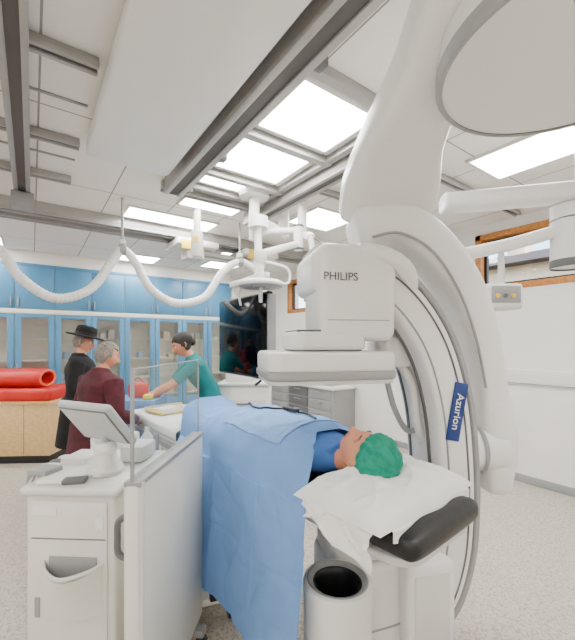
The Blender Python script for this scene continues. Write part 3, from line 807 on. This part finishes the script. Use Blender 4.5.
b.sweep([(0,0,2.05),(0,0,1.99),(0,0,1.93)],[.03,.035,.03],WHITE2,cap=.006)
b.sweep([(.19,0,2.07),(.235,0,2.10),(.22,0,2.2),(.08,0,2.25),(0,0,2.26)],[.022]*5,WHITE,n=12)
b.cyl((0,0,2.10),(0,0,2.30),.028,WHITE); b.box((0,0,2.30),(.10,.09,.10),WHITE2,.02)
b.sweep([(0,0,2.32),(.14,.15,2.40),(.32,.35,2.50)],[(.06,.07)]*3,WHITE,k=3,cap=.01,side=(0,0,1))
b.cyl((.32,.35,2.44),(.32,.35,2.66),.045,WHITE); b.sweep([(.32,.35,2.62),(.1,.45,2.64),(-.1,.52,2.64)],[(.06,.08)]*3,WHITE,k=3,cap=.01,side=(0,0,1))
b.cyl((-.1,.52,2.58),(-.1,.52,H),.05,WHITE); b.lathe([(0,H-.06),(.14,H-.06),(.16,H-.001)],WHITE2,c=(-.1,.52,0))
b.sweep([(-.14,0,2.08),(-.17,-.03,1.98),(-.16,-.03,1.90)],[.018,.02,.018],WHITE2,n=10,cap=.004)
for z in (2.45,2.66): b.lathe([(.047,z-.01),(.052,z),(.047,z+.01)],GREYM,c=(.32,.35,0))
b.done()
b=B('ceiling_support_arm',CF@T(.24,3.1))
b.cyl((-.10,.35,2.55),(-.10,.35,H),.045,WHITE); b.sweep([(-.10,.35,2.60),(-.06,.15,2.56),(-.04,0,2.50)],[(.07,.07)]*3,WHITE,k=3,side=(0,0,1),cap=.01)
b.sweep([(-.04,0,2.50),(-.03,0,2.42),(0,0,2.1),(.02,0,1.80)],[.045,.05,.04,.035],WHITE,cap=.01); b.sweep([(.02,0,1.80),(.02,-.02,1.72),(.06,-.03,1.68)],[.03]*3,GREYL)
b.sweep([(-.04,0,2.50),(.05,-.02,2.44),(.09,-.02,2.2),(.05,0,1.95)],[.012]*4,GREYM,n=8)
b.done()
# ---------------------------------------------------------------- hose garland (hangs in a vertical plane across the room)
b=B('corrugated_hose')
key=[(-1.0,2.15),(-.75,2.35),(-.50,2.55),(-.22,2.38),(-.086,2.165),(.17,2.0),(.45,2.10),(.645,2.39),(.74,2.52),(.86,2.42),(1.01,2.165),(1.28,2.025),(1.61,2.115),(1.83,2.42),(2.06,2.57),(2.27,2.5),(2.40,2.32)]
pts=[(x,3.9,z) for x,z in key]
dens=catmull(pts,34)
b.sweep(dens,[.082+(.006 if i%4<2 else 0) for i in range(len(dens))],WHITE,sub=1,n=14,cap=.01)
for i in (2,8,14):
    x,y,z=pts[i]; b.cyl((x,y,z+.03),(x,y,H-.002),.012,ALU,n=10); b.lathe([(.044,-.03),(.052,-.03),(.052,.03),(.044,.03)],GREYL,c=(0,0,0),M=T(x,y,z)@RY(90)); b.box((x,y,z+.08),(.06,.06,.05),WHITE2,.01)
b.done()
# ---------------------------------------------------------------- right ceiling pendant
b=B('ceiling_pendant_arm',CF)
b.sweep([(1.07,2.45,2.54),(1.5,2.40,2.56),(1.98,2.3,2.57)],[(.12,.16)]*3,WHITE,side=(0,0,1),k=4,n=24,cap=.02)
b.cyl((1.95,2.3,2.5),(1.95,2.3,H),.09,WHITE,n=32)
b.cyl((1.88,2.38,2.10),(1.88,2.38,2.50),.12,WHITE,n=32); b.lathe([(.12,2.09),(.124,2.10),(.124,2.14)],GREYM,c=(1.88,2.38,0)); b.lathe([(.121,2.40),(.124,2.405),(.121,2.41)],GREYM,c=(1.88,2.38,0))
b.sweep([(1.80,2.40,2.34),(1.50,2.45,2.26),(1.18,2.5,2.20)],[(.085,.07)]*3,WHITE,side=(0,0,1),k=3,cap=.015)
b.cyl((1.46,2.46,1.98),(1.46,2.46,2.26),.02,WHITE2)
b.box((1.42,2.44,1.90),(.24,.2,.17),WHITE,.025,3); b.box((1.42,2.338,1.91),(.19,.01,.11),GREYL,.004)
for i in range(3): b.cyl((1.36+.05*i,2.335,1.90),(1.36+.05*i,2.32,1.90),.014,(YEL,GREYM,YEL)[i],n=12)
b.done()
b=B('equipment_rack_cart',CF@T(-.52,4.6))
b.box((0,0,.60),(.62,.45,.92),WHITE,.02,3); b.box((0,0,1.08),(.66,.48,.04),WHITE2,.012); b.box((-.1,0,1.17),(.3,.3,.14),WHITE,.02)
for z in (.3,.55,.8): b.box((0,-.23,z),(.54,.012,.2),WHITE2,.008); b.box((0,-.245,z+.05),(.2,.015,.015),GREYM,.004)
for x in (-.25,.25):
    for y in (-.17,.17): b.ball((x,y,.06),.06,BLACK,n=14); b.cyl((x,y,.08),(x,y,.15),.02,ALU)
b.done()
b=B('wall_socket_strip'); b.bb(XR-.03,XR,2.6,4.0,1.55,1.62,WHITE2,.006)
for k in range(6): b.box((XR-.034,2.75+k*.2,1.585),(.01,.05,.04),GREYL,.003)
b.done()
# ---------------------------------------------------------------- world, camera
w=bpy.data.worlds.new('sky'); sc.world=w; w.use_nodes=True; nt=w.node_tree
bg=nt.nodes['Background']; sky=nt.nodes.new('ShaderNodeTexSky')
try:
    sky.sky_type='NISHITA'; sky.sun_disc=False; sky.sun_elevation=R(28); sky.sun_rotation=R(200); sky.dust_density=3
except Exception: pass
nt.links.new(sky.outputs[0],bg.inputs['Color']); bg.inputs['Strength'].default_value=.6
cd=bpy.data.cameras.new('camera'); cam=bpy.data.objects.new('camera',cd); sc.collection.objects.link(cam)
cam.location=(0,0,1.6); cam.rotation_euler=(R(90),0,-YAW); cd.lens=20.25; cd.sensor_width=36; cd.shift_y=22/640
cd.clip_start=.05
sc.camera=cam
sc.view_settings.view_transform='AgX'
sc.view_settings.exposure=1.3
